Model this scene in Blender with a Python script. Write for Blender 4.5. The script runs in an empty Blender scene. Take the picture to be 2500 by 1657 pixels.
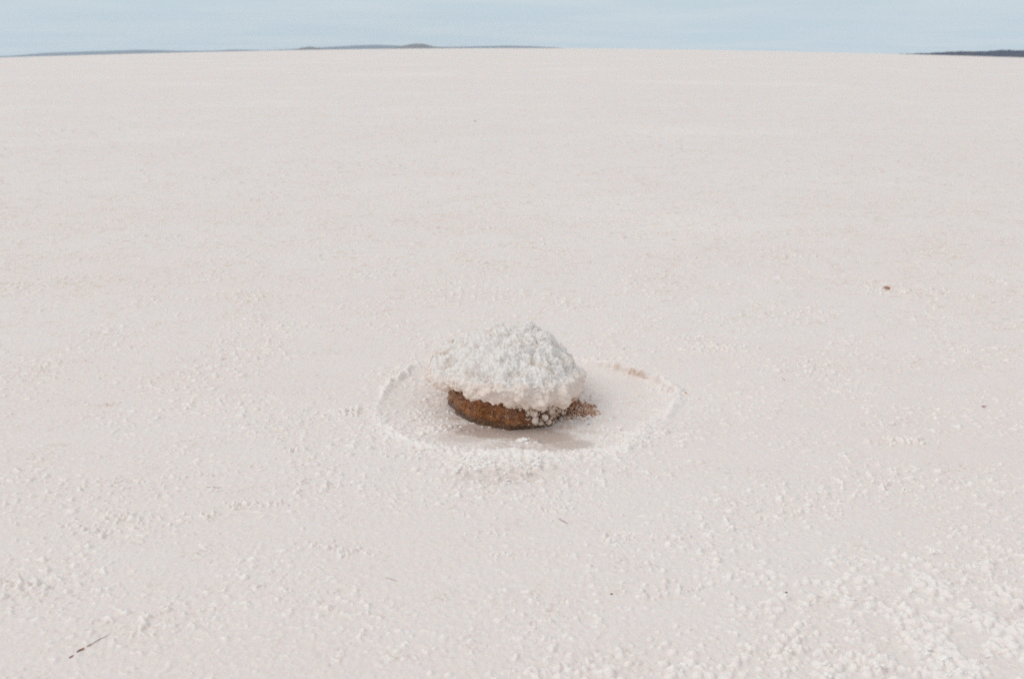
import bpy, math, random
import numpy as np
from mathutils import Vector, Matrix

# ------------------------------------------------------------------ camera, sky, sun, exposure
R = math.radians
sc = bpy.context.scene
C = sc.collection
CAM_H = 1.2                       # eye height above the salt
PITCH = 17.21                     # degrees below level
FPX = 2500 * 35 / 36              # focal length in pixels of the 2500 px wide photograph
cam = bpy.data.cameras.new('camera')
cam.lens = 35; cam.sensor_width = 36
cam.clip_start = 0.05; cam.clip_end = 30000
cam.dof.use_dof = True
cam.dof.focus_distance = 3.25
cam.dof.aperture_fstop = 4.8
camo = bpy.data.objects.new('camera', cam); C.objects.link(camo)
camo.location = (0, 0, CAM_H); camo.rotation_euler = (R(90 - PITCH), 0, 0)
sc.camera = camo

SUN_EL, SUN_AZ = 50.0, -112.0      # sun behind thin cloud, to the left (azimuth from +Y towards +X)
w = bpy.data.worlds.new('World'); sc.world = w; w.use_nodes = True
nt = w.node_tree; nt.nodes.clear()
N, L = nt.nodes.new, nt.links.new
out = N('ShaderNodeOutputWorld'); bg = N('ShaderNodeBackground'); bg.inputs['Strength'].default_value = 0.1
sky = N('ShaderNodeTexSky'); sky.sky_type = 'NISHITA'; sky.sun_disc = False
sky.sun_elevation = R(SUN_EL); sky.sun_rotation = R(SUN_AZ)
sky.dust_density = 1.5; sky.air_density = 1.0; sky.altitude = 300
tc = N('ShaderNodeTexCoord')
sep = N('ShaderNodeSeparateXYZ'); L(tc.outputs['Generated'], sep.inputs[0])
# a cloud layer laid out on a flat ceiling: direction divided by height
zz = N('ShaderNodeMath'); zz.operation = 'ADD'; zz.inputs[1].default_value = 0.06; L(sep.outputs['Z'], zz.inputs[0])
zm = N('ShaderNodeMath'); zm.operation = 'MAXIMUM'; zm.inputs[1].default_value = 0.02; L(zz.outputs[0], zm.inputs[0])
dx = N('ShaderNodeMath'); dx.operation = 'DIVIDE'; L(sep.outputs['X'], dx.inputs[0]); L(zm.outputs[0], dx.inputs[1])
dy = N('ShaderNodeMath'); dy.operation = 'DIVIDE'; L(sep.outputs['Y'], dy.inputs[0]); L(zm.outputs[0], dy.inputs[1])
cmb = N('ShaderNodeCombineXYZ'); L(dx.outputs[0], cmb.inputs[0]); L(dy.outputs[0], cmb.inputs[1])
nz = N('ShaderNodeTexNoise'); nz.inputs['Scale'].default_value = 0.42; nz.inputs['Detail'].default_value = 6
nz.inputs['Roughness'].default_value = 0.55; nz.inputs['Distortion'].default_value = 0.4; L(cmb.outputs[0], nz.inputs['Vector'])
rmp = N('ShaderNodeMapRange'); rmp.inputs['From Min'].default_value = 0.42; rmp.inputs['From Max'].default_value = 0.68
L(nz.outputs['Fac'], rmp.inputs['Value'])
ccol = N('ShaderNodeMix'); ccol.data_type = 'RGBA'      # thin veil and thicker cloud
ccol.inputs['A'].default_value = (5.55, 6.75, 7.45, 1); ccol.inputs['B'].default_value = (6.75, 7.4, 7.8, 1)
L(rmp.outputs[0], ccol.inputs['Factor'])
# overhead the overcast is whiter and a little warmer than near the horizon
up = N('ShaderNodeMapRange'); up.inputs['From Min'].default_value = 0.05; up.inputs['From Max'].default_value = 0.6
L(sep.outputs['Z'], up.inputs['Value'])
cc2 = N('ShaderNodeMix'); cc2.data_type = 'RGBA'; cc2.inputs['B'].default_value = (7.15, 6.85, 6.7, 1)
L(up.outputs[0], cc2.inputs['Factor']); L(ccol.outputs['Result'], cc2.inputs['A'])
mx = N('ShaderNodeMix'); mx.data_type = 'RGBA'; mx.inputs['Factor'].default_value = 0.88
L(sky.outputs[0], mx.inputs['A']); L(cc2.outputs['Result'], mx.inputs['B'])
L(mx.outputs['Result'], bg.inputs['Color']); L(bg.outputs[0], out.inputs['Surface'])

sl = bpy.data.lights.new('sun', 'SUN'); sl.energy = 0.98; sl.angle = R(38); sl.color = (1.0, 0.955, 0.90)
so = bpy.data.objects.new('sun', sl); C.objects.link(so)
az = R(SUN_AZ)
sd = Vector((math.sin(az) * math.cos(R(SUN_EL)), math.cos(az) * math.cos(R(SUN_EL)), math.sin(R(SUN_EL))))
so.rotation_euler = sd.to_track_quat('Z', 'Y').to_euler()

sc.view_settings.view_transform = 'Standard'; sc.view_settings.look = 'None'
sc.view_settings.exposure = 0.015; sc.view_settings.gamma = 1.0
sc.render.engine = 'CYCLES'
sc.cycles.max_bounces = 8; sc.cycles.diffuse_bounces = 5; sc.cycles.volume_bounces = 1
sc.cycles.use_denoising = False
sc.cycles.sample_clamp_indirect = 4.0

# ------------------------------------------------------------------ helpers
rng = np.random.default_rng(7)
_P = rng.random((256, 256)).astype(np.float32) * 2 * np.pi
_G = np.stack([np.cos(_P), np.sin(_P)], -1).astype(np.float32)
_h = rng.normal(size=(64, 64, 64, 3)).astype(np.float32)
_G3 = _h / np.linalg.norm(_h, axis=-1, keepdims=True)

def perlin2(x, y):
    xi = np.floor(x).astype(np.int64); yi = np.floor(y).astype(np.int64)
    xf = (x - xi).astype(np.float32); yf = (y - yi).astype(np.float32)
    u = xf * xf * xf * (xf * (xf * 6 - 15) + 10); v = yf * yf * yf * (yf * (yf * 6 - 15) + 10)
    def g(i, j):
        gg = _G[(xi + i) & 255, (yi + j) & 255]
        return gg[..., 0] * (xf - i) + gg[..., 1] * (yf - j)
    a = g(0, 0) * (1 - u) + g(1, 0) * u
    b = g(0, 1) * (1 - u) + g(1, 1) * u
    return (a * (1 - v) + b * v) * 1.5

def fbm2(x, y, o=4, r=0.5):
    s = 0; a = 1; t = 0
    for k in range(o):
        s = s + a * perlin2(x * 2 ** k + 17.3 * k, y * 2 ** k - 9.1 * k); t += a; a *= r
    return s / t

def perlin3(p):
    i = np.floor(p).astype(np.int64); f = (p - i).astype(np.float32)
    u = f * f * f * (f * (f * 6 - 15) + 10)
    def g(a, b, c):
        gg = _G3[(i[:, 0] + a) & 63, (i[:, 1] + b) & 63, (i[:, 2] + c) & 63]
        return gg[:, 0] * (f[:, 0] - a) + gg[:, 1] * (f[:, 1] - b) + gg[:, 2] * (f[:, 2] - c)
    r = 0
    for a in (0, 1):
        for b in (0, 1):
            for c in (0, 1):
                wgt = (u[:, 0] if a else 1 - u[:, 0]) * (u[:, 1] if b else 1 - u[:, 1]) * (u[:, 2] if c else 1 - u[:, 2])
                r = r + g(a, b, c) * wgt
    return r * 1.4

def fbm3(p, o=4, r=0.5):
    s = 0; a = 1; t = 0
    for k in range(o):
        s = s + a * perlin3(p * 2 ** k + 11.7 * k); t += a; a *= r
    return s / t

CA, CB = 3.017e-4, 5.333e-5       # the salt flat is very gently crowned
def crown(x, y):
    r = np.sqrt(x * x + y * y) + 1e-9
    s = np.minimum(r, 400.0) / r
    z0 = -(CA * (x * s) ** 2 + CB * (y * s) ** 2)
    sl_ = 2 * z0 / np.minimum(r, 400.0)
    return z0 + sl_ * np.maximum(r - 400.0, 0)

_cp, _sp = math.cos(R(PITCH)), math.sin(R(PITCH))
def ray(px, py):
    a = (px - 1250) / FPX; b = (828.5 - py) / FPX
    return a, _cp + b * _sp, -_sp + b * _cp          # world x, y, z of the viewing direction
def G(px, py, z=0.0):                                # point of the ground seen at a photo pixel
    a, y, v = ray(px, py); t = (z - CAM_H) / v
    return a * t, y * t
def AT(px, py, Y):                                   # point at depth Y seen at a photo pixel
    a, y, v = ray(px, py); t = Y / y
    return a * t, Y, CAM_H + v * t

def ATR(px, py, Y):                                  # the same for the rock, whose depths were estimated 14 cm too far
    return AT(px, py, Y - 0.14)

def mesh(name, v, f, mat, parent=None, smooth=True, attrs=None):
    v = np.asarray(v, dtype=np.float32).reshape(-1, 3)
    me = bpy.data.meshes.new(name)
    if isinstance(f, np.ndarray):
        n, k = f.shape
        me.vertices.add(len(v)); me.vertices.foreach_set('co', v.ravel())
        me.loops.add(n * k); me.loops.foreach_set('vertex_index', f.astype(np.int32).ravel())
        me.polygons.add(n)
        me.polygons.foreach_set('loop_start', np.arange(0, n * k, k, dtype=np.int32))
        me.update(calc_edges=True)
    else:
        me.from_pydata(v.tolist(), [], f); me.update()
    me.polygons.foreach_set('use_smooth', np.full(len(me.polygons), smooth))
    for nm, a in (attrs or {}).items():
        at = me.attributes.new(nm, 'FLOAT', 'POINT'); at.data.foreach_set('value', np.asarray(a, dtype=np.float32).ravel())
    me.materials.append(mat)
    o = bpy.data.objects.new(name, me); C.objects.link(o)
    if parent: o.parent = parent
    return o

def tag(o, label=None, cat=None, group=None, kind=None):
    if label: o['label'] = label
    if cat: o['category'] = cat
    if group: o['group'] = group
    if kind: o['kind'] = kind
    return o

def empty(name, loc):
    o = bpy.data.objects.new(name, None); C.objects.link(o); o.location = loc
    o.empty_display_size = 0.05
    return o

def grid_faces(nr, nc, wrap=False):
    i = np.arange(nr - 1)[:, None]; j = np.arange(nc if wrap else nc - 1)[None, :]
    j2 = (j + 1) % nc
    a = i * nc + j; b = i * nc + j2; c = (i + 1) * nc + j2; d = (i + 1) * nc + j
    return np.stack([a, b, c, d], -1).reshape(-1, 4)

# ------------------------------------------------------------------ materials
class M:
    def __init__(s, name):
        s.m = bpy.data.materials.new(name); s.m.use_nodes = True
        s.t = s.m.node_tree; s.b = s.t.nodes['Principled BSDF']; s.o = s.t.nodes['Material Output']
        s.co = s.n('ShaderNodeTexCoord').outputs['Object']
    def n(s, k, **kw):
        x = s.t.nodes.new(k)
        for a, b in kw.items(): setattr(x, a, b)
        return x
    def l(s, a, b): s.t.links.new(a, b)
    def noise(s, scale, detail=4, rough=0.55, vec=None, stretch=None, dist=0.0):
        x = s.n('ShaderNodeTexNoise'); x.inputs['Scale'].default_value = scale
        x.inputs['Detail'].default_value = detail; x.inputs['Roughness'].default_value = rough
        x.inputs['Distortion'].default_value = dist
        v = vec or s.co
        if stretch:
            mp = s.n('ShaderNodeMapping'); mp.inputs['Scale'].default_value = stretch; s.l(v, mp.inputs['Vector']); v = mp.outputs[0]
        s.l(v, x.inputs['Vector']); return x.outputs['Fac']
    def rng(s, v, a, b, c=0.0, d=1.0):
        x = s.n('ShaderNodeMapRange')
        for k, q in (('From Min', a), ('From Max', b), ('To Min', c), ('To Max', d)): x.inputs[k].default_value = q
        s.l(v, x.inputs['Value']); return x.outputs[0]
    def mix(s, f, a, b, mode='MIX'):
        x = s.n('ShaderNodeMix', data_type='RGBA', blend_type=mode)
        for k, q in (('Factor', f), ('A', a), ('B', b)):
            if isinstance(q, (int, float)): x.inputs[k].default_value = q
            elif isinstance(q, tuple): x.inputs[k].default_value = q + (1,)
            else: s.l(q, x.inputs[k])
        return x.outputs['Result']
    def math(s, op, a, b=0.0):
        x = s.n('ShaderNodeMath', operation=op)
        for k, q in ((0, a), (1, b)):
            if isinstance(q, (int, float)): x.inputs[k].default_value = q
            else: s.l(q, x.inputs[k])
        return x.outputs[0]
    def attr(s, nm):
        x = s.n('ShaderNodeAttribute'); x.attribute_name = nm; return x.outputs['Fac']
    def bump(s, h, strength, dist, prev=None):
        x = s.n('ShaderNodeBump'); x.inputs['Strength'].default_value = strength; x.inputs['Distance'].default_value = dist
        s.l(h, x.inputs['Height'])
        if prev: s.l(prev, x.inputs['Normal'])
        return x.outputs[0]
    def fin(s, col=None, rough=None, nrm=None):
        for k, q in (('Base Color', col), ('Roughness', rough), ('Normal', nrm)):
            if q is None: continue
            if isinstance(q, tuple): s.b.inputs[k].default_value = q + (1,)
            elif isinstance(q, (int, float)): s.b.inputs[k].default_value = q
            else: s.l(q, s.b.inputs[k])
        return s.m

def salt_flat_mat():
    s = M('salt_flat')
    c = s.mix(s.rng(s.noise(0.55, 5, 0.6, stretch=(0.6, 1.2, 1)), 0.40, 0.60), (0.79, 0.73, 0.70), (0.80, 0.76, 0.735))
    # far streaks of fresher, whiter salt
    c = s.mix(s.rng(s.noise(0.22, 4, 0.6, stretch=(0.7, 1.0, 1)), 0.52, 0.68, 0, 0.7), c, (0.89, 0.865, 0.83))
    # small tan flecks: stained crust and the painted shade of lump fronts
    fl = s.rng(s.noise(20, 4, 0.65), 0.52, 0.60, 0, 0.85)
    gate = s.math('MULTIPLY', s.rng(s.noise(3.0, 4, 0.65), 0.45, 0.58, 0.05, 1), s.attr('fleck'))
    c = s.mix(s.math('MULTIPLY', fl, gate), c, (0.66, 0.55, 0.44))
    fl2 = s.math('MULTIPLY', s.rng(s.noise(75, 4, 0.7), 0.56, 0.66, 0, 0.5), s.rng(s.noise(4, 4, 0.65), 0.48, 0.6, 0, 1))
    c = s.mix(fl2, c, (0.68, 0.58, 0.49))
    c = s.mix(s.rng(s.noise(60, 5, 0.75), 0.35, 0.65, 0, 0.6), c, (0.87, 0.84, 0.815))
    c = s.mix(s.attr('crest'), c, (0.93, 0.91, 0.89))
    c = s.mix(s.attr('tan'), c, s.mix(s.noise(90, 3, 0.6), (0.34, 0.17, 0.09), (0.58, 0.38, 0.26)))
    c = s.mix(s.attr('wet'), c, s.mix(s.noise(22, 4, 0.6), (0.50, 0.41, 0.36), (0.62, 0.55, 0.51)))
    r = s.rng(s.attr('wet'), 0, 1, 0.52, 0.10)
    n = s.bump(s.noise(260, 3, 0.6), 0.35, 0.0012)
    n = s.bump(s.noise(75, 3, 0.6), 0.45, 0.003, n)
    s.b.inputs['Specular IOR Level'].default_value = 0.35
    s.b.inputs['Subsurface Weight'].default_value = 0.32          # damp salt lets light through
    s.b.inputs['Subsurface Radius'].default_value = (0.010, 0.0055, 0.0035)
    s.b.inputs['Subsurface Scale'].default_value = 1.0
    return s.fin(c, r, n)

def crust_mat():
    s = M('salt_crust')
    c = s.mix(s.rng(s.noise(55, 5, 0.65), 0.35, 0.65), (0.77, 0.755, 0.735), (0.86, 0.845, 0.82))
    c = s.mix(s.rng(s.noise(24, 5, 0.7), 0.50, 0.64, 0, 0.65), c, (0.60, 0.49, 0.41))
    c = s.mix(s.rng(s.attr('low'), 0, 1, 0, 0.9), c, s.mix(s.noise(38, 4, 0.6), (0.80, 0.56, 0.42), (0.85, 0.73, 0.65)))
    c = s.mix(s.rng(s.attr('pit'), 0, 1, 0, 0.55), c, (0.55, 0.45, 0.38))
    n = s.bump(s.noise(300, 3, 0.6), 0.4, 0.0015)
    n = s.bump(s.noise(110, 4, 0.6), 0.4, 0.004, n)
    s.b.inputs['Specular IOR Level'].default_value = 0.3
    return s.fin(c, 0.55, n)

def crystal_mat(name='salt_crystal', a=(0.93, 0.915, 0.90), b=(0.90, 0.855, 0.81)):
    s = M(name)
    c = s.mix(s.rng(s.noise(18, 4, 0.6), 0.4, 0.66), a, b)
    n = s.bump(s.noise(300, 3, 0.6), 0.5, 0.0015)
    return s.fin(c, 0.42, n)

def rock_mat():
    s = M('rust_brown_rock')
    c = s.mix(s.rng(s.noise(30, 5, 0.65), 0.35, 0.65), (0.22, 0.075, 0.022), (0.44, 0.17, 0.048))
    c = s.mix(s.rng(s.noise(11, 3, 0.6), 0.45, 0.7, 0, 0.6), c, (0.27, 0.15, 0.12))
    c = s.mix(s.rng(s.noise(85, 5, 0.8), 0.53, 0.61, 0, 0.85), c, (0.62, 0.33, 0.17))
    c = s.mix(s.rng(s.noise(75, 5, 0.8, stretch=(1, 1.1, 0.9)), 0.40, 0.48, 0.9, 0), c, (0.05, 0.022, 0.01))
    g = s.n('ShaderNodeNewGeometry'); sp = s.n('ShaderNodeSeparateXYZ'); s.l(g.outputs['Position'], sp.inputs[0])
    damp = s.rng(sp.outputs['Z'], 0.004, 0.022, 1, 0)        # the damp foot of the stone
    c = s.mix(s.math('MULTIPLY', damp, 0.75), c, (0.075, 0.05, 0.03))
    c = s.mix(s.attr('frost'), c, (0.74, 0.62, 0.54))
    n = s.bump(s.noise(240, 4, 0.65), 0.9, 0.004)
    n = s.bump(s.noise(60, 4, 0.6), 0.6, 0.008, n)
    return s.fin(c, s.rng(damp, 0, 1, 0.75, 0.25), n)

def plain(name, col, col2, scale, rough=0.7, bump=0.3):
    s = M(name)
    nz_ = s.noise(scale, 4, 0.6)
    return s.fin(s.mix(s.rng(nz_, 0.35, 0.65), col, col2), rough, s.bump(nz_, bump, 0.001))

def hill_mat(name, veg, soil, scale, lo, hi, rust=True):
    s = M(name)
    c = s.mix(s.rng(s.noise(scale, 6, 0.7, stretch=(1, 0.35, 2.5)), lo, hi, 0, 0.8), veg, soil)
    return s.fin(c, 0.95, s.bump(s.noise(scale, 4, 0.6), 0.6, 3.0))

MAT_FLAT = salt_flat_mat(); MAT_CRUST = crust_mat(); MAT_CRY = crystal_mat()
MAT_CRYL = crystal_mat('damp_salt', (0.80, 0.70, 0.62), (0.58, 0.40, 0.28))
MAT_CRYT = crystal_mat('stained_salt', (0.74, 0.55, 0.43), (0.46, 0.19, 0.08)); MAT_ROCK = rock_mat()

# ------------------------------------------------------------------ relief of the salt near the rock
RES = 0.0025
X0, X1, Y0, Y1 = -3.6, 3.6, 0.7, 8.2
gx = np.arange(X0, X1, RES, dtype=np.float32); gy = np.arange(Y0, Y1, RES, dtype=np.float32)
NX, NY = len(gx), len(gy)
XX, YY = np.meshgrid(gx, gy)
Hr = np.zeros((NY, NX), np.float32); TAN = np.zeros_like(Hr); WET = np.zeros_like(Hr); CRE = np.zeros_like(Hr)

def win(x0, x1, y0, y1):
    i0 = max(0, int((y0 - Y0) / RES)); i1 = min(NY, int((y1 - Y0) / RES) + 1)
    j0 = max(0, int((x0 - X0) / RES)); j1 = min(NX, int((x1 - X0) / RES) + 1)
    return slice(i0, i1), slice(j0, j1)

# low ridge of salt that rings the rock, traced on the ground
ring_px = [(1057,870),(1001,899),(957,931),(932,959),(920,990),(928,1022),(965,1055),(1020,1085),(1090,1105),(1160,1112),(1240,1110),
           (1330,1112),(1422,1108),(1503,1092),(1563,1063),(1590,1030),(1640,987),(1653,960),(1618,933),(1543,915),(1482,900),(1426,880),(1378,862),(1300,845),(1200,838),(1120,848)]
ring = np.array([G(*p) for p in ring_px], dtype=np.float32)
NRG = len(ring)
ring_amp = np.array([8,8,8,7,4,2,3,5,5,7,9,8,7,10,13,19,24,28,25,21,16,13,9,7,7,7], np.float32) / 1000 
ring_w = np.array([22,22,24,26,34,44,54,62,70,76,70,62,54,46,42,40,36,38,34,30,24,20,20,22,22,22], np.float32) / 1000
# refine with a closed Catmull-Rom
def cr(a, n=12):
    o = []
    for i in range(len(a)):
        p0, p1, p2, p3 = a[i - 1], a[i], a[(i + 1) % len(a)], a[(i + 2) % len(a)]
        for k in range(n):
            t = k / n
            o.append(0.5 * ((2 * p1) + (-p0 + p2) * t + (2 * p0 - 5 * p1 + 4 * p2 - p3) * t * t + (-p0 + 3 * p1 - 3 * p2 + p3) * t ** 3))
    return np.array(o, np.float32)
ringf, ampf, wf = cr(ring), cr(ring_amp), cr(ring_w)
sy, sx = win(ring[:, 0].min() - 0.25, ring[:, 0].max() + 0.25, ring[:, 1].min() - 0.2, ring[:, 1].max() + 0.25)
wx, wy = XX[sy, sx], YY[sy, sx]
# wobble the coordinates so the ridge is ragged
jx = wx + 0.035 * fbm2(wx * 3.5 + 1, wy * 3.5, 2) + 0.014 * fbm2(wx * 9, wy * 9, 3) + 0.005 * fbm2(wx * 40 + 3, wy * 40, 2)
jy = wy + 0.035 * fbm2(wx * 3.5 + 70, wy * 3.5, 2) + 0.016 * fbm2(wx * 9 + 50, wy * 9, 3) + 0.005 * fbm2(wx * 40, wy * 40 + 7, 2)
dmin = np.full(wx.shape, 9, np.float32); am = np.zeros_like(dmin); ww = np.ones_like(dmin)
inside = np.zeros(wx.shape, bool); idx = np.zeros(wx.shape, np.int32)
for i in range(len(ringf)):
    p, q = ringf[i], ringf[(i + 1) % len(ringf)]
    e = q - p; t = np.clip(((jx - p[0]) * e[0] + (jy - p[1]) * e[1]) / (e @ e), 0, 1)
    d = np.hypot(jx - p[0] - t * e[0], jy - p[1] - t * e[1])
    m = d < dmin; dmin[m] = d[m]; am[m] = ampf[i]; ww[m] = wf[i]; idx[m] = i
    c_ = ((p[1] > jy) != (q[1] > jy)) & (jx < (q[0] - p[0]) * (jy - p[1]) / (q[1] - p[1] + 1e-12) + p[0])
    inside ^= c_
rid = np.clip(1 - dmin / ww, 0, 1); rid = rid * rid * (3 - 2 * rid)
lump = np.clip(0.75 + 1.5 * fbm2(wx * 5 + 4, wy * 5, 3) + 0.6 * fbm2(wx * 26, wy * 26, 3), 0.05, 1.9)
sgn = np.where(inside, -dmin, dmin)
floor_ = -0.006 * np.clip(-sgn / 0.06, 0, 1)
Hr[sy, sx] += rid * am * 1.3 * lump * np.clip(0.75 + 1.6 * fbm2(wx * 3.1 + 12, wy * 3.1, 2), 0.15, 1.35) + floor_
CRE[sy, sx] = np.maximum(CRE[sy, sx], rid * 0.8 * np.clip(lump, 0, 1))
# rust stain on the inner face of the far right of the ridge
node = idx / 12.0
face = np.exp(-((sgn + 0.011) / 0.010) ** 2) * np.clip(1.2 - np.abs(node - 19.2) / 1.5, 0, 1) * np.clip(0.75 + 1.4 * fbm2(wx * 60, wy * 60, 3), 0, 1) * np.clip(0.9 + 1.2 * fbm2(wx * 9 + 2, wy * 9, 2), 0, 1)
TAN[sy, sx] = np.maximum(TAN[sy, sx], face)
Hr[sy, sx] -= 0.006 * face
faint = np.exp(-((sgn + 0.012) / 0.012) ** 2) * np.clip(1 - np.abs(node - 17.2) / 1.6, 0, 1) * 0.5 * np.clip(0.5 + 1.5 * fbm2(wx * 30 + 9, wy * 30, 3), 0, 1)
TAN[sy, sx] = np.maximum(TAN[sy, sx], faint)

# footprint of the rock (front edge traced at ground level, back edge estimated)
foot_px = [(1101,992),(1112,1008),(1135,1024),(1158,1033),(1211,1046),(1255,1050),(1296,1049),(1349,1038),(1385,1012),(1388,985),(1360,962),(1300,945),(1240,938),(1170,942),(1120,958),(1100,975)]
foot = np.array([G(*p) for p in foot_px], np.float32)
fc = foot.mean(0)
# wet hollow along the front of the rock, deeper to the right
def blob(px, py, rx, ry, soft=0.35, ns=0.35, seed=0.0):
    cx, cy = G(px, py)
    s1, s2 = win(cx - rx * 2, cx + rx * 2, cy - ry * 2, cy + ry * 2)
    x, y = XX[s1, s2], YY[s1, s2]
    d = np.hypot((x - cx) / rx, (y - cy) / ry) + ns * fbm2(x * 18 + seed, y * 18, 4)
    return (s1, s2), np.clip((1 - d) / soft, 0, 1)
for (px, py, rx, ry, k) in ((1240,1052,.21,.065,1), (1325,1064,.13,.07,1), (1390,1080,.09,.055,.8), (1160,1040,.11,.045,.8), (1230,1165,.16,.05,.15), (1330,1085,.20,.05,.45), (1130,1065,.12,.05,.35), (1430,1050,.06,.025,.35), (1260,1085,.13,.03,.25)):
    s_, b = blob(px, py, rx, ry, .4, .3, px)
    WET[s_] = np.maximum(WET[s_], b * k); Hr[s_] = Hr[s_] * (1 - 0.8 * b) - 0.004 * b
for (px, py, rx, ry, k) in ((1395,1000,.075,.05,.75), (1425,995,.05,.06,.6), (1040,978,.025,.01,.35), (1038,955,.025,.008,.25), (1075,1012,.035,.016,.4), (1110,1018,.03,.025,.5),
                            (1215,1150,.20,.10,.22), (1300,1140,.12,.04,.16), (1370,1040,.05,.03,.5), (1500,1015,.012,.01,.4), (125,785,.04,.02,.35), (258,988,.05,.018,.28), (145,1085,.05,.02,.2), (2160,1372-300,.05,.02,.15)):
    s_, b = blob(px, py, rx, ry, .8, .45, px + 3)
    TAN[s_] = np.maximum(TAN[s_], b * k)

# rounded lumps stamped into the crust
def stamp(x, y, r, h, crest=0.5, tan=0.0):
    m = r + RES
    i0 = int((y - m - Y0) / RES); i1 = int((y + m - Y0) / RES) + 2; j0 = int((x - m - X0) / RES); j1 = int((x + m - X0) / RES) + 2
    if i0 < 0 or j0 < 0 or i1 > NY or j1 > NX: return
    d2 = (XX[i0:i1, j0:j1] - x) ** 2 + (YY[i0:i1, j0:j1] - y) ** 2
    q = np.clip(1 - d2 / (r * r), 0, 1)
    b = np.sqrt(q)
    S[i0:i1, j0:j1] = np.maximum(S[i0:i1, j0:j1], b * h)
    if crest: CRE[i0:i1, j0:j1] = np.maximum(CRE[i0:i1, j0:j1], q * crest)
    if tan: TAN[i0:i1, j0:j1] = np.maximum(TAN[i0:i1, j0:j1], q * tan)
S = np.zeros_like(Hr)
pr = random.Random(11)
# loose clusters spread over the flat
for _ in range(4200):
    y = 0.75 + 7.3 * pr.random() ** 0.85; x = pr.uniform(-1, 1) * min(3.5, 0.62 * y + 0.5)
    g_ = float(perlin2(np.array([x * 1.3 + 5]), np.array([y * 1.3]))[0])
    if pr.random() > 0.30 + 1.1 * g_: continue
    n = int(2 + pr.expovariate(1 / 7.0)); sp_ = 0.006 + 0.0022 * n; an = pr.uniform(-0.5, 0.5)
    tn = pr.choice((0, 0.1, 0.25, 0.45, 0.7)); base = pr.uniform(0.5, 1.0)
    for k in range(min(n, 40)):
        u, v = pr.gauss(0, sp_ * 1.9), pr.gauss(0, sp_ * 0.8)
        r = pr.uniform(0.0022, 0.0062) * base
        stamp(x + u * math.cos(an) - v * math.sin(an), y + u * math.sin(an) + v * math.cos(an), r, r * pr.uniform(0.9, 1.8), 0.85, tn * pr.random() ** 2)
# clusters that can be made out one by one in the photograph
for (px, py, n, s1, s2, r0) in ((1245,1150,0,0,0,0), (1362,1247,26,.022,.010,.0065), (620,1232,34,.035,.012,.006), (865,1350,26,.03,.012,.006), (775,1330,22,.03,.012,.006), (715,1100,20,.03,.01,.006),
        (2200,1075,60,.045,.014,.008), (2165,1035,18,.025,.008,.006), (2110,1037,12,.02,.006,.005), (1760,850,60,.07,.02,.008), (1690,825,20,.04,.012,.006), (2180,712,40,.09,.03,.008), (2370,725,20,.07,.02,.006), (1235,1355,14,.02,.01,.005),
        (258,985,16,.03,.008,.006), (420,1165,14,.025,.008,.006), (510,1160,14,.025,.006,.005), (500,1260,24,.035,.01,.006), (330,1265,30,.05,.014,.006), (240,1300,20,.04,.01,.006), (45,1430,20,.03,.01,.007),
        (850,1005,24,.03,.014,.008), (835,1012,12,.02,.01,.006), (980,1110,16,.03,.01,.006), (1650,1440,30,.06,.02,.006), (1540,1310,24,.05,.014,.006), (450,880,8,.02,.005,.005), (205,1285,12,.03,.01,.006), (1190,1300,14,.03,.01,.005)):
    cx, cy = G(px, py)
    for k in range(n):
        r = r0 * pr.uniform(0.5, 1.1)
        stamp(cx + pr.gauss(0, s1), cy + pr.gauss(0, s2), r, r * pr.uniform(1.0, 1.9), 0.95, 0.5 * pr.random() ** 3)
# popcorn salt thickening towards the near right corner
def pop_density(px, py):
    a = math.exp(-((px - 2420) / 330) ** 2 - ((py - 1580) / 170) ** 2) * 1.0
    a += math.exp(-((px - 1960) / 260) ** 2 - ((py - 1440) / 70) ** 2) * 0.55
    a += math.exp(-((px - 2350) / 300) ** 2 - ((py - 1380) / 70) ** 2) * 0.30
    a += math.exp(-((px - 1800) / 420) ** 2 - ((py - 1640) / 70) ** 2) * 0.50
    a += math.exp(-((px - 1250) / 500) ** 2 - ((py - 1650) / 60) ** 2) * 0.15
    return a
cry = []                                       # real crystals: x, y, radius, stain
for _ in range(15000):
    px, py = pr.uniform(900, 2900), pr.uniform(1250, 1800)
    d = pop_density(px, py); x, y = G(px, py)
    d *= min(1.3, max(0.05, 0.75 + 1.6 * float(perlin2(np.array([x * 11]), np.array([y * 11]))[0])))
    if pr.random() > d * 0.5: continue
    r = pr.uniform(0.0030, 0.0105) * (0.65 + 0.5 * min(1, d))
    stamp(x, y, r * 1.3, r * pr.uniform(.5, 1.2), 0.65, 0.0)
    if pr.random() < 0.10: cry.append((x + pr.gauss(0, .001), y + pr.gauss(0, .001), r * pr.uniform(.6, .95), 0))
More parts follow.
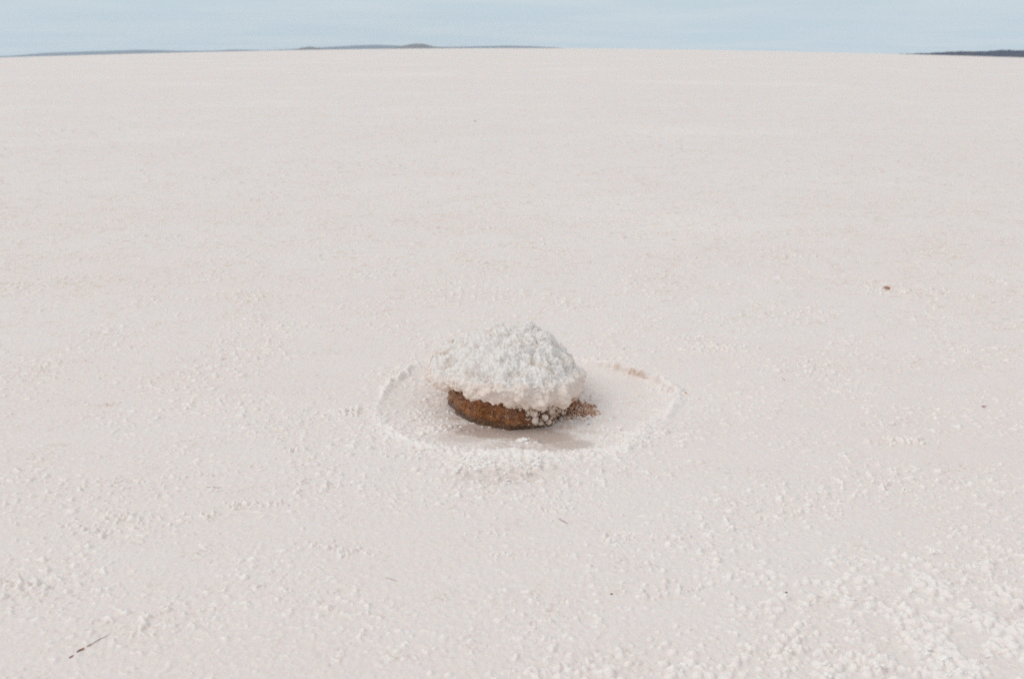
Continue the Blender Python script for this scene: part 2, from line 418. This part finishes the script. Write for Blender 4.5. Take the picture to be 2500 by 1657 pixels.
# coarse crystals heaped along the ridge, mainly in front of the rock
for _ in range(5200):
    t = pr.random() * len(ringf); i = int(t); p = ringf[i]; nd = i / 12.0
    front = math.exp(-((nd - 10.5) / 4.0) ** 2); right = math.exp(-((nd - 15.5) / 2.5) ** 2)
    if pr.random() > 0.10 + 0.75 * front + 0.55 * right or pr.random() > 0.45 + 1.6 * float(perlin2(np.array([p[0] * 8]), np.array([p[1] * 8 + 3]))[0]) + 0.3: continue
    x = p[0] + pr.gauss(0, wf[i] * 0.42); y = p[1] + pr.gauss(0, wf[i] * 0.36)
    r = pr.uniform(0.0022, 0.0072) * (0.75 + 0.35 * front)
    stamp(x, y, r * 1.5, r * pr.uniform(.5, 1.1), 0.45)
    if pr.random() < 0.05 * min(1, front + .3 * right): cry.append((x, y, r * .8, 0))
for (px, py, n, s1, s2, r0) in ((1200,1140,190,.085,.034,.011), (1155,1130,60,.03,.018,.009), (1230,1140,60,.035,.018,.009), (1250,1170,40,.05,.02,.007), (1285,1078,60,.022,.012,.012), (1075,1105,30,.06,.02,.007), (950,1040,26,.07,.02,.006),
                            (1350,1118,70,.09,.014,.008), (1480,1105,50,.07,.014,.007), (1560,1060,60,.045,.02,.008), (1030,1000,30,.05,.02,.006), (1090,1040,50,.05,.014,.007), (870,1000,30,.05,.02,.007), (1010,1020,34,.05,.02,.006),
                            (1440,1015,40,.045,.018,.006), (1620,950,30,.03,.02,.008), (1640,975,26,.03,.014,.007)):
    cx, cy = G(px, py)
    for k in range(n):
        x, y = cx + pr.gauss(0, s1), cy + pr.gauss(0, s2); r = r0 * pr.uniform(.35, 1.0)
        stamp(x, y, r * 1.4, r * pr.uniform(.5, 1.2), 0.6)
        if pr.random() < 0.16: cry.append((x, y, r * .8, 0))
# wrinkle the stamps, then add the fine crust
i_ = 1 + 0.5 * fbm2(XX * 130, YY * 130, 2)
Hr += S * i_
# cellular small-scale crust, patchy
pat = np.clip(0.35 + 1.7 * fbm2(XX * 2.3 + 31, YY * 3.4, 4), 0, 1)
fine = fbm2(XX * 70, YY * 70, 3, 0.6)
Hr += (0.0020 + 0.0022 * pat) * fine * (1 - 0.8 * WET)
cl = np.clip(fbm2(XX * 30 + 8, YY * 44, 3, 0.6) - 0.16, 0, 1)
Hr += 0.030 * cl * (0.15 + pat) * (1 - WET)
f0 = np.clip(1 - np.abs(fbm2(XX * 30 + 8, YY * 44, 3, 0.6) - 0.15) / 0.05, 0, 1) * np.clip(fbm2(XX * 6, YY * 9 + 20, 3) * 2.2, 0, 1)
TAN = np.maximum(TAN, 0.6 * f0 * (1 - WET))  # tan band round clump feet: brine stain doubling as painted shade
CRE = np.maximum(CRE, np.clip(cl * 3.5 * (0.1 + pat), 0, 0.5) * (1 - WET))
Hr += 0.0022 * fbm2(XX * 5, YY * 5 + 40, 3) * (1 - 0.5 * WET)
TAN *= np.clip(0.75 + 0.9 * fbm2(XX * 45, YY * 45 + 3, 3), 0, 1.2)
del S, f0, fine, cl, pat, i_

def sample(A, x, y):
    u = (x - X0) / RES; v = (y - Y0) / RES
    ok = (u >= 0) & (u < NX - 1.01) & (v >= 0) & (v < NY - 1.01)
    u = np.clip(u, 0, NX - 1.01); v = np.clip(v, 0, NY - 1.01)
    i = v.astype(np.int64); j = u.astype(np.int64); a = u - j; b = v - i
    return (A[i, j] * (1 - a) * (1 - b) + A[i, j + 1] * a * (1 - b) + A[i + 1, j] * (1 - a) * b + A[i + 1, j + 1] * a * b), ok
def ground_z(x, y):
    z, ok = sample(Hr, np.array([x]), np.array([y])); return float(z[0] + crown(x, y)) if ok[0] else float(crown(x, y))

# the one sheet of the salt flat: fine close by, coarser towards and beyond its horizon
rad = [0.05, 0.3, 0.6, 0.9, 1.1, 1.25]
r = 1.35
while r < 760:
    rad.append(r)
    if r < 3.9: r += 0.0028
    elif r < 9: r += 0.0028 * (r / 3.9) ** 2.0
    elif r < 40: r *= 1.004
    else: r *= 1.02
rad.append(780.0)
rad = np.array(rad)
ang = np.concatenate([np.arange(-36, 36.01, 0.062), np.arange(37, 323.5, 3.0)])
ang = np.radians(ang)
RR, AA = np.meshgrid(rad, ang, indexing='ij')
vx = (RR * np.sin(AA)).ravel(); vy = (RR * np.cos(AA)).ravel()
zr, ok = sample(Hr, vx, vy); tn_, _ = sample(TAN, vx, vy); wt_, _ = sample(WET, vx, vy); cr_, _ = sample(CRE, vx, vy)
edge = np.clip(np.minimum(np.minimum(vx - X0, X1 - vx), np.minimum(vy - Y0, Y1 - vy)) / 0.4, 0, 1) * ok
far = (vy > 0.5) & (RR.ravel() > 3.0)
fz = np.zeros_like(vx)
xs, ys = vx[far], vy[far]
pt = np.clip(0.5 + 1.1 * fbm2(xs * 0.9 + 3, ys * 0.9, 3), 0, 1)
fd = np.clip(60 / RR.ravel()[far], 0, 1)
fz[far] = 0.055 * np.clip(fbm2(xs * 9 + 8, ys * 9, 4, 0.6) - 0.2, 0, 1) * (0.25 + pt) * fd + 0.004 * fbm2(xs * 2.2, ys * 2.2, 3) * fd
vz = crown(vx, vy) + zr * edge + fz * (1 - edge)
salt = mesh('salt_flat', np.stack([vx, vy, vz], -1), grid_faces(len(rad), len(ang), True)[:, ::-1], MAT_FLAT,
            attrs={'fleck': np.clip((np.hypot(vx, vy) - 3.0) / 2.5, 0.04, 1), 'tan': tn_ * edge, 'wet': wt_ * edge, 'crest': cr_ * edge})
tag(salt, 'white to pinkish crusted salt flat running to the horizon', kind='structure')
del RR, AA, vx, vy, vz, fz, zr, XX, YY

# ------------------------------------------------------------------ loose salt crystals
def ico(sub):
    import bmesh
    bm = bmesh.new(); bmesh.ops.create_icosphere(bm, subdivisions=sub, radius=1)
    v = np.array([x.co[:] for x in bm.verts], np.float32); f = np.array([[q.index for q in p.verts] for p in bm.faces], np.int32)
    bm.free(); return v, f
IV, IF = ico(2)
IV3, IF3 = ico(3)
def lump_variant(seed, V, amp=0.45, fr=1.6):
    d = fbm3(V * fr + seed * 7.3, 3, 0.6)
    return V * (1 + amp * d)[:, None]
I1, F1 = ico(2)
def cauli(seed):
    q = random.Random(seed); v, f = [], []
    for k in range(6):
        c = np.array([q.gauss(0, .55), q.gauss(0, .45), q.uniform(-.3, .45)]); r = q.uniform(.35, .75)
        v.append(I1 * np.array([r * q.uniform(.9, 1.2), r, r * q.uniform(.7, 1)]) * (1 + .35 * fbm3(I1 * 1.7 + seed * 3 + k, 2))[:, None] + c); f.append(F1 + len(I1) * k)
    return np.concatenate(v).astype(np.float32), np.concatenate(f)
CV = [cauli(50 + k) for k in range(12)]
vs, fs = [], []; o_ = 0
for (x, y, r, st) in cry:
    V, IFc = CV[pr.randrange(12)]
    a = pr.random() * 6.28; ca, sa = math.cos(a), math.sin(a)
    s_ = (r * pr.uniform(.85, 1.3), r * pr.uniform(.8, 1.1), r * pr.uniform(.75, 1.2))
    q = np.stack([(V[:, 0] * ca - V[:, 1] * sa) * s_[0] + x, (V[:, 0] * sa + V[:, 1] * ca) * s_[1] + y, V[:, 2] * s_[2]], -1)
    q[:, 2] += ground_z(x, y) - 0.25 * r
    vs.append(q); fs.append(IFc + o_); o_ += len(V)
cr_o = mesh('salt_crystals', np.concatenate(vs), np.concatenate(fs), MAT_CRY)
tag(cr_o, 'loose white salt crystals heaped round the rock and in the near right corner', kind='stuff')

# ------------------------------------------------------------------ the rock and its cap of salt
RC = np.array([fc[0], 3.14])
rock = empty('salt_covered_rock', (float(RC[0]), float(RC[1]), 0.0))
tag(rock, 'rust brown rock under a thick white salt cap standing in a ring of salt', 'rock')

def polar_curve(pts, n, cols):
    """periodic interpolation of point columns by angle round RC"""
    P = np.array(pts, float); th = np.arctan2(P[:, 1] - RC[1], P[:, 0] - RC[0]); o = np.argsort(th); P = P[o]; th = th[o]
    T = np.linspace(-np.pi, np.pi, n, endpoint=False)
    outc = []
    for c in range(P.shape[1]):
        tt = np.concatenate([th - 2 * np.pi, th, th + 2 * np.pi]); vv = np.tile(P[:, c], 3)
        y = np.interp(T, tt, vv)
        k = max(3, n // 40); ker = np.hanning(k * 2 + 1); ker /= ker.sum()
        outc.append(np.convolve(np.concatenate([y[-k:], y, y[:k]]), ker, 'valid'))
    return np.stack(outc, -1)[:, :cols]
rim_px = [(1235,938,3.032),(1317,943,3.045),(1375,932,3.095),(1404,918,3.20),(1414,900,3.29),(1394,886,3.38),(1368,860,3.45),(1344,834,3.50),(1300,815,3.54),(1200,822,3.54),(1120,830,3.47),(1070,856,3.38),(1046,893,3.29),(1066,916,3.20),(1098,922,3.14),(1160,932,3.06)]
rim = [ATR(*p) for p in rim_px]
NT = 720
rimc = polar_curve(rim, NT, 3)
apex = np.array(ATR(1272, 800, 3.38))
footc = polar_curve([(p[0], p[1], 0) for p in foot], NT, 3)
# top surface: from apex out to the rim, then round the lip and back under to the stone
NU = 230
U = np.linspace(0, 1, NU)
prof = []
for u in U:
    ctr = apex
    e = rimc - ctr
    # domed rather than conical: height stays up, then falls to the rim
    hz = ctr[2] + e[:, 2] * (u ** 1.75)
    xy = ctr[None, :2] + e[:, :2] * u
    prof.append(np.stack([xy[:, 0], xy[:, 1], hz], -1))
top = np.array(prof)
# rounded lip: half circle of thickness th below the rim
cen = np.stack([np.full(NT, RC[0]), np.full(NT, RC[1])], -1)
outd = rimc[:, :2] - cen; rl = np.linalg.norm(outd, axis=1, keepdims=True); outd /= rl
Tn = np.linspace(-np.pi, np.pi, NT, endpoint=False)
th_ = np.interp(Tn, [-3.15, -2.6, -2.1, -1.57, -.8, -.2, .5, 2, 3.15], [.028, .036, .050, .060, .071, .066, .055, .040, .028]) + 0.003 * np.sin(Tn * 9)
lip = []
for a in np.linspace(0, 1, 56)[1:]:
    ph = a * math.pi
    ox = 0.016 * math.sin(ph) - 0.004 * a * a
    lip.append(np.concatenate([rimc[:, :2] + outd * ox, (rimc[:, 2] - th_ * (1 - math.cos(ph)) * 0.5 * 1.15)[:, None]], 1))
under = []
last = lip[-1]
for a in np.linspace(0, 1, 34)[1:]:
    inner = cen + (footc[:, :2] - cen) * 0.80
    under.append(np.concatenate([last[:, :2] * (1 - a) + inner * a, (last[:, 2] + 0.016 * a)[:, None]], 1))
CR_ = np.concatenate([top, np.array(lip), np.array(under)], 0)
nr = CR_.shape[0]
V = CR_.reshape(-1, 3)
# normals by finite differences
def normals(Gd):
    du = np.gradient(Gd, axis=0); dv = np.roll(Gd, -1, 1) - np.roll(Gd, 1, 1)
    n = np.cross(du, dv); n /= (np.linalg.norm(n, axis=-1, keepdims=True) + 1e-9); return n
Nn = normals(CR_); Nn[:4] = (0, 0, 1)
if Nn[nr // 3].mean(0)[2] < 0: Nn = -Nn
Nn[:4] = (0, 0, 1)
Nf = Nn.reshape(-1, 3)
uu = np.repeat(np.concatenate([U, np.full(55, 1.0), np.full(33, 1.0)]), NT)
fade = np.clip(uu * 12, 0, 1)
big = fbm3(V * 9, 3); mid = fbm3(V * 26 + 5, 3, 0.55); cell = np.abs(fbm3(V * 27 + 9, 1)) * 2.2 + np.abs(fbm3(V * 60 + 2, 1)) * 1.1; fin_ = fbm3(V * 120, 3, 0.6)
disp = 0.036 * big + 0.021 * mid + 0.0070 * (cell - 0.7) + 0.0048 * fin_ + 0.010 * np.clip(fbm3(V * 17 + 31, 4, .62) + .08, -.25, .3)
V2 = V + Nf * disp[:, None] * (0.35 + 0.65 * fade)[:, None]
# the summit knob and the loose flake on its left shoulder
def knob(V2, px, py, Y, r, h):
    c = np.array(ATR(px, py, Y)); d = np.linalg.norm((V2[:, :2] - c[:2]) / r, axis=1)
    V2[:, 2] += np.exp(-d ** 2) * h * (uu < 1)
knob(V2, 1303, 805, 3.43, np.array([.042, .04]), 0.034)
knob(V2, 1175, 820, 3.42, np.array([.045, .03]), 0.012)
knob(V2, 1130, 850, 3.40, np.array([.05, .04]), -0.010)
knob(V2, 1222, 792, 3.50, np.array([.022, .012]), 0.022)
knob(V2, 1190, 890, 3.22, np.array([.06, .05]), -0.014)
knob(V2, 1330, 850, 3.35, np.array([.03, .05]), 0.012)
knob(V2, 1250, 905, 3.12, np.array([.09, .03]), -0.010)
low = np.concatenate([np.clip((U - 0.95) / 0.05, 0, 1) * 0.15, np.linspace(0.2, 1.0, 55), np.full(33, 1.0)])
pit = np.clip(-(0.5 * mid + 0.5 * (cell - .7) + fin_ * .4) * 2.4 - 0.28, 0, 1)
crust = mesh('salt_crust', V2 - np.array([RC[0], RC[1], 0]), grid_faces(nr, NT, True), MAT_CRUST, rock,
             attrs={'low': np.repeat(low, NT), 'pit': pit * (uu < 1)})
crust['label'] = 'thick white salt crust with a peach coloured lower lip'

# the stone below: from under the cap down into the salt
NZ = 110
body = []
zt = np.minimum(rimc[:, 2] - 0.03, 0.15)
for a in np.linspace(0, 1, NZ):
    k = 1.0 - 0.09 * (1 - a) ** 1.2 - 0.02 * math.sin(a * math.pi)
    xy = cen + (footc[:, :2] - cen) * k
    # the left flank leans outwards towards the cap
    lean = np.clip(-(footc[:, 0] - RC[0]) / 0.2, 0, 1) * 0.026 * (1 - a)
    xy[:, 0] -= lean
    z = zt * (1 - a) - 0.03 * a
    body.append(np.stack([xy[:, 0], xy[:, 1], z], -1))
body = [np.concatenate([cen + (body[0][:, :2] - cen) * s_, zt[:, None]], 1) for s_ in (0.02, 0.5, 0.85)] + body
Bd = np.array(body); BV = Bd.reshape(-1, 3)
BN = normals(Bd).reshape(-1, 3)
outw = BV - np.array([RC[0], RC[1], 0.08]); BN[(BN * outw).sum(1) < 0] *= -1
# flat faceted planes plus grain
fac = np.abs(fbm3(BV * 7 + 3, 2)) * 0.050 - 0.012 + 0.011 * fbm3(BV * 28, 3, .6) + 0.004 * fbm3(BV * 90, 2)
BV2 = BV + BN * fac[:, None]
fr_ = np.clip((BV[:, 0] - (RC[0] + 0.085)) / 0.03, 0, 1) * np.clip(0.2 + 2.2 * fbm3(BV * 70, 2), 0, 1) * 0.8
fr_ = np.maximum(fr_, np.clip(-(BV[:, 0] - (RC[0] - 0.13)) / 0.03, 0, 1) * np.clip(0.25 + 1.5 * fbm3(BV * 40 + 4, 3), 0, 1) * 0.4)
fr_ = np.maximum(fr_, np.clip(fbm3(BV * 60 + 9, 2) * 3 - 1.1, 0, 1) * 0.5)
stone = mesh('stone', BV2 - np.array([RC[0], RC[1], 0]), grid_faces(Bd.shape[0], NT, True), MAT_ROCK, rock, attrs={'frost': fr_})
stone['label'] = 'rust brown stone showing between the salt cap and the ground'

# grape-like salt lumps hanging under the lip at the right
LV = [lump_variant(20 + k, IV3, 0.9, 1.5) for k in range(6)]
def lump_mesh(name, items, mat, parent):
    vs, fs = [], []; o = 0
    for (x, y, z, r, sz) in items:
        V = LV[pr.randrange(6)]; a = pr.random() * 6.28; ca, sa = math.cos(a), math.sin(a)
        q = np.stack([(V[:, 0] * ca - V[:, 1] * sa) * r + x, (V[:, 0] * sa + V[:, 1] * ca) * r + y, V[:, 2] * r * sz + z], -1)
        vs.append(q); fs.append(IF3 + o); o += len(V)
    q = np.concatenate(vs)
    if parent: q = q - np.array([RC[0], RC[1], 0])
    return mesh(name, q, np.concatenate(fs), mat, parent)
for (px, py, Y, r, sz) in ((1303,1012,3.045,.016,1.0),(1306,1030,3.045,.013,1.25),(1331,1022,3.06,.012,1.1),(1340,1034,3.07,.010,1.0),(1325,1004,3.055,.009,1.0),(1346,1006,3.08,.014,1.2),(1319,1036,3.06,.008,1.0)):
    p = ATR(px, py, Y); lump_mesh('salt_lump', [(p[0], p[1] + .012, p[2], r * .85, sz)], MAT_CRYL, rock)
it = []
for _ in range(330):                        # small grains along the lower right lip and the frosted flank
    px = pr.uniform(1225, 1412); base = np.interp(px, [1225, 1290, 1340, 1380, 1412], [978, 992, 994, 985, 962])
    py = base + pr.gauss(0, 6); Y = float(np.interp(px, [1225, 1317, 1375, 1412], [3.035, 3.055, 3.10, 3.19]))
    p = ATR(px, py, Y + pr.uniform(-.004, .012)); it.append((*p, pr.uniform(.0018, .0055), 1.0))
for _ in range(150):
    px = pr.uniform(1285, 1385); py = pr.uniform(990, 1036) - max(0, px - 1340) * 0.4
    Y = float(np.interp(px, [1285, 1349, 1385], [3.05, 3.085, 3.16])) + pr.uniform(.01, .03)
    p = ATR(px, py, Y); it.append((*p, pr.uniform(.0018, .0060), 1.0))
tag(lump_mesh('salt_grains', it, MAT_CRYL, rock), kind='stuff')
# rusty rubble of stained salt trailing out to the right
it = []
for _ in range(700):
    t = pr.random(); px = 1352 + 95 * t + pr.gauss(0, 9); py = 985 + 12 * t + pr.gauss(0, 12 * (1 - 0.4 * t)) + 4
    x, y = G(px, py); r = pr.uniform(.0015, .0052) * (1.1 - .3 * t)
    hgt = max(0, 0.030 * (1 - t * 0.9)) * pr.random()
    it.append((x, y, ground_z(x, y) + hgt + r * .2, r, .9))
rub = lump_mesh('stained_salt_rubble', it, MAT_CRYT, None)
tag(rub, 'rust stained salt rubble trailing from the right foot of the rock', kind='stuff')

# ------------------------------------------------------------------ small litter lying on the salt
MAT_LEAF = plain('dry_leaf', (0.50, 0.24, 0.18), (0.62, 0.36, 0.29), 60, 0.55)
MAT_LEAF2 = plain('dark_leaf', (0.36, 0.13, 0.09), (0.46, 0.20, 0.14), 80, 0.55)
MAT_TWIG = plain('dark_twig', (0.32, 0.24, 0.21), (0.44, 0.35, 0.31), 120, 0.7)
MAT_SEG = plain('red_bark', (0.20, 0.07, 0.055), (0.30, 0.12, 0.09), 120, 0.7)
MAT_STRAW = plain('straw', (0.42, 0.30, 0.20), (0.56, 0.44, 0.33), 90, 0.7)
MAT_SEED = plain('orange_seed', (0.55, 0.22, 0.05), (0.66, 0.33, 0.09), 90, 0.5)
MAT_GRIT = plain('dark_grit', (0.13, 0.10, 0.085), (0.22, 0.17, 0.14), 200, 0.7)

def leaf(label, px, py, length, width, rot, curl, mat, group=None):
    x, y = G(px, py); z = ground_z(x, y)
    n, m = 26, 13
    s = np.linspace(0, 1, n)[:, None]; t = np.linspace(-1, 1, m)[None, :]
    wd = width * np.sin(np.pi * s ** 0.8) ** 0.8 * (1 + 0.12 * np.sin(s * 23))
    lx = (s - .5) * length + 0 * t
    ly = wd * t * 0.5 * np.cos(curl * np.abs(t))
    lz = 0.5 * wd * np.sin(curl * np.abs(t)) + 0.12 * length * (s - .4) ** 2 * 4 * 0.25 + 0.0006 * np.sin(s * 30 + t * 4) + 0.002
    P = np.stack([lx, ly + 0 * s, lz], -1).reshape(-1, 3)
    o = mesh('dry_leaf', P, grid_faces(n, m), mat)
    md = o.modifiers.new('thick', 'SOLIDIFY'); md.thickness = 0.0005
    o.location = (x, y, z); o.rotation_euler = (R(12), R(-6), rot)
    tag(o, label, 'leaf', group)
    return o
leaf('reddish brown curled dry leaf on the salt, upper right of the rock', 2165, 706, 0.042, 0.030, 0.15, 1.0, MAT_LEAF)
leaf('small dark red narrow leaf lying alone near the right edge', 2402, 994, 0.016, 0.006, -0.3, 0.7, MAT_LEAF2)

def tube(name, pts, rad_, mat, parent=None, nseg=8):
    P = np.array(pts, float); n = len(P); t = np.gradient(P, axis=0); t /= np.linalg.norm(t, axis=1, keepdims=True)
    a = np.cross(t, (0, 0, 1.0)); a /= np.linalg.norm(a, axis=1, keepdims=True); b = np.cross(a, t)
    rr = np.array(rad_)[:, None, None]; th = np.linspace(0, 2 * np.pi, nseg, endpoint=False)[None, :, None]
    V = P[:, None, :] + rr * (np.cos(th) * a[:, None, :] + np.sin(th) * b[:, None, :])
    f = grid_faces(n, nseg, True).tolist() + [list(range(nseg))[::-1], list(range((n - 1) * nseg, n * nseg))]
    return mesh(name, V.reshape(-1, 3), f, mat, parent)

def line(p, q, n, sag=0.0):
    a = np.array(G(*p)); b = np.array(G(*q)); o = []
    for i in range(n):
        t = i / (n - 1); c = a * (1 - t) + b * t
        o.append((c[0], c[1], 0.0))
    o = np.array(o); d = b - a; nn = np.array([-d[1], d[0]]) / (np.linalg.norm(d) + 1e-9)
    for i in range(n):
        t = i / (n - 1); o[i, :2] += nn * sag * math.sin(math.pi * t)
        o[i, 2] = max(ground_z(o[i, 0], o[i, 1]), crown(o[i, 0], o[i, 1]) - 0.001)
    o[:, 2] = np.convolve(np.pad(o[:, 2], 3, mode='edge'), np.ones(7) / 7, 'valid')
    return o
p0 = line((168, 1605), (271, 1545), 48, 0.0015)
tw = empty('dark_twig', tuple(p0[0])); off = p0[0]
tag(tw, 'thin dark jointed twig half sunk in the salt at the near left', 'twig')
def seg(a, b, r0, r1, lift, mat, nm):
    q = p0[a:b] - off; q[:, 2] += lift
    k = len(q); e = np.sin(np.linspace(0.25, math.pi - 0.25, k)) ** 0.4
    tube(nm, q, np.linspace(r0, r1, k) * e, mat, tw)
seg(0, 6, .0010, .0013, .0012, MAT_SEG, 'bark_segment')
seg(9, 18, .0017, .0019, .0018, MAT_SEG, 'bark_segment')
seg(20, 27, .0011, .0011, .0014, MAT_TWIG, 'stem')
seg(26, 48, .0009, .0003, .0012, MAT_TWIG, 'stem')

def fibre(name, label, p, q, r, sag, mat, cat='twig'):
    o = line(p, q, 22, sag); c = o[0].copy(); o = o - c; o[:, 2] += r + .0006
    ob = tube(name, o, r * np.sin(np.linspace(.3, 2.85, 22)) ** .5, mat); ob.location = c
    tag(ob, label, cat); return ob
fibre('dry_twig', 'short brown twig on the salt below the ring round the rock', (1362,1266), (1386,1279), .0009, .001, MAT_TWIG)
fibre('plant_fibre', 'pale curved plant fibre lying left of the rock, below its ring', (502,1188), (540,1189), .0007, -.004, MAT_STRAW, 'fibre')
fibre('plant_fibre', 'faint straight plant fibre between the twig and the bottom centre', (940,1409), (968,1418), .0006, .001, MAT_STRAW, 'fibre')
fibre('plant_fibre', 'tiny brown fibre on bare salt to the right above the ring', (1640,583), (1650,587), .0011, .002, MAT_STRAW, 'fibre')
fibre('plant_fibre', 'thin pale fibre on the salt between the ring and the curled leaf', (1908,921), (1918,930), .0008, .001, MAT_STRAW, 'fibre')

def grain(name, label, px, py, r, mat, cat, group=None):
    x, y = G(px, py); V = lump_variant(px % 17, IV3, 0.5, 1.2) * np.array([r * 1.25, r, r * .8])
    o = mesh(name, V, IF3, mat); o.location = (x, y, ground_z(x, y) + r * .45); tag(o, label, cat, group); return o
grain('orange_seed', 'single orange seed just outside the right end of the salt ring', 1674, 962, .0038, MAT_SEED, 'seed')
for (px, py, r, lb) in ((1493,1449,.0022,'dark speck of grit right of the bottom centre, on smooth salt'),
                        (1920,1445,.0020,'dark speck of grit among the white lumps at the lower right'),
                        (1437,1031,.0022,'dark speck of grit inside the ring, right of the rock foot'),
                        (1340,1096,.0020,'dark speck of grit on the salt ridge in front of the rock'),
                        (1524,851,.0020,'dark speck of grit behind the stained part of the ring'),
                        (1160,295,.010,'dark speck of grit far out on the flat behind the rock')):
    grain('grit', lb, px, py, r, MAT_GRIT if 'brown' not in lb else MAT_LEAF2, 'grit', 'specks of grit on the salt')

# ------------------------------------------------------------------ distant hills beyond the salt
def hills(name, label, prof, D, depth, mat, amp, nx=420, ny=26, seed=0.0, base=-160.0, lumps=0.0):
    pts = np.array([AT(px, py, D) for px, py in prof])
    x0, x1 = pts[0, 0], pts[-1, 0]
    xs = np.linspace(x0, x1, nx); top = np.interp(xs, pts[:, 0], pts[:, 2])
    k = 5; top = np.convolve(np.pad(top, k, mode='edge'), np.hanning(2 * k + 3)[1:-1] / np.hanning(2 * k + 3).sum(), 'valid')
    t = np.linspace(-1, 1, ny)
    V = np.zeros((ny, nx, 3))
    for j, tt in enumerate(t):
        V[j, :, 0] = xs; V[j, :, 1] = D + depth * (tt + 0.0)
        bell = math.cos(tt * math.pi / 2) ** 0.8
        V[j, :, 2] = base + (top - base) * (bell * 0.75 + 0.25 * (1 - abs(tt))) if abs(tt) < 1 else base
    P = V.reshape(-1, 3).astype(np.float32)
    cr = np.exp(-((P[:, 1] - D) / (depth * 0.6)) ** 2)
    sc_ = 9.0 / (x1 - x0) * 6
    P[:, 2] += amp * fbm2(P[:, 0] * sc_ + seed, P[:, 1] * sc_, 4) * cr
    if lumps: P[:, 2] += lumps * np.clip(fbm2(P[:, 0] * .22 + seed, P[:, 1] * .22, 3, .7), -.2, 1) * cr
    o = mesh(name, P, grid_faces(ny, nx), mat); tag(o, label, kind='structure'); return o
MH_FAR = hill_mat('far_hills', (0.022, 0.052, 0.12), (0.04, 0.07, 0.13), 0.004, .4, .6)  # blue of the distant haze painted into the vegetation and soil colours
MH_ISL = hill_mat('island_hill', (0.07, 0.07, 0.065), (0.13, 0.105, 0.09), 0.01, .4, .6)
MH_NEAR = hill_mat('shrub_hill', (0.020, 0.042, 0.090), (0.15, 0.10, 0.10), 0.045, .52, .74)  # shrub colour carries painted haze blue
hills('hills', 'long low blue range on the horizon at the left', [(-250,150),(-60,138.5),(20,136.5),(60,133),(110,129),(190,126),(260,124),(330,121.5),(380,122),(440,124),(520,123.5),(560,121),(600,121),(640,122.5),(720,119),(760,116.5),(830,113),(880,110),(915,109),(960,110.5),(1000,113),(1100,114),(1170,112.5),(1240,111.2),(1300,112.5),(1360,115.5),(1400,120),(1440,130)], 5200, 380, MH_FAR, 0.6, nx=700, base=-230)
hills('island_hill', 'small grey brown hill island left of the middle of the horizon', [(690,126),(715,122.5),(735,116),(755,113),(775,115.5),(800,121.5),(825,126)], 3600, 120, MH_ISL, 0.3, base=-190, seed=4)
hills('island_hill', 'larger grey brown hill island near the middle of the horizon', [(920,122),(950,119.5),(975,113),(995,108.5),(1015,105.5),(1035,106.5),(1055,112),(1075,116),(1110,118),(1150,123)], 3600, 140, MH_ISL, 0.4, base=-190, seed=9)
hills('shrub_hill', 'dark shrub covered hill on the horizon at the right edge', [(2140,136),(2175,130.5),(2230,129),(2280,127),(2320,124.5),(2360,123.5),(2400,123.8),(2430,121),(2450,119.5),(2475,121.5),(2510,121),(2560,119),(2650,116),(2800,119),(3000,130)], 1150, 90, MH_NEAR, 0.5, nx=900, ny=40, base=-190, lumps=1.3, seed=2)

# ------------------------------------------------------------------ thin haze in the air
hm = bpy.data.materials.new('haze'); hm.use_nodes = True; ht = hm.node_tree; ht.nodes.clear()
ho = ht.nodes.new('ShaderNodeOutputMaterial'); pv = ht.nodes.new('ShaderNodeVolumePrincipled')
pv.inputs['Color'].default_value = (0.84, 0.93, 1.0, 1); pv.inputs['Density'].default_value = 1.25e-4
ht.links.new(pv.outputs[0], ho.inputs['Volume'])
bx = [(x, y, z) for x in (-5200, 5200) for y in (-1200, 6200) for z in (-260, 90)]
hz = mesh('haze', bx, [[0, 1, 3, 2], [4, 6, 7, 5], [0, 4, 5, 1], [2, 3, 7, 6], [0, 2, 6, 4], [1, 5, 7, 3]], hm, smooth=False)
tag(hz, 'thin pale haze in the air over the salt flat', kind='stuff')
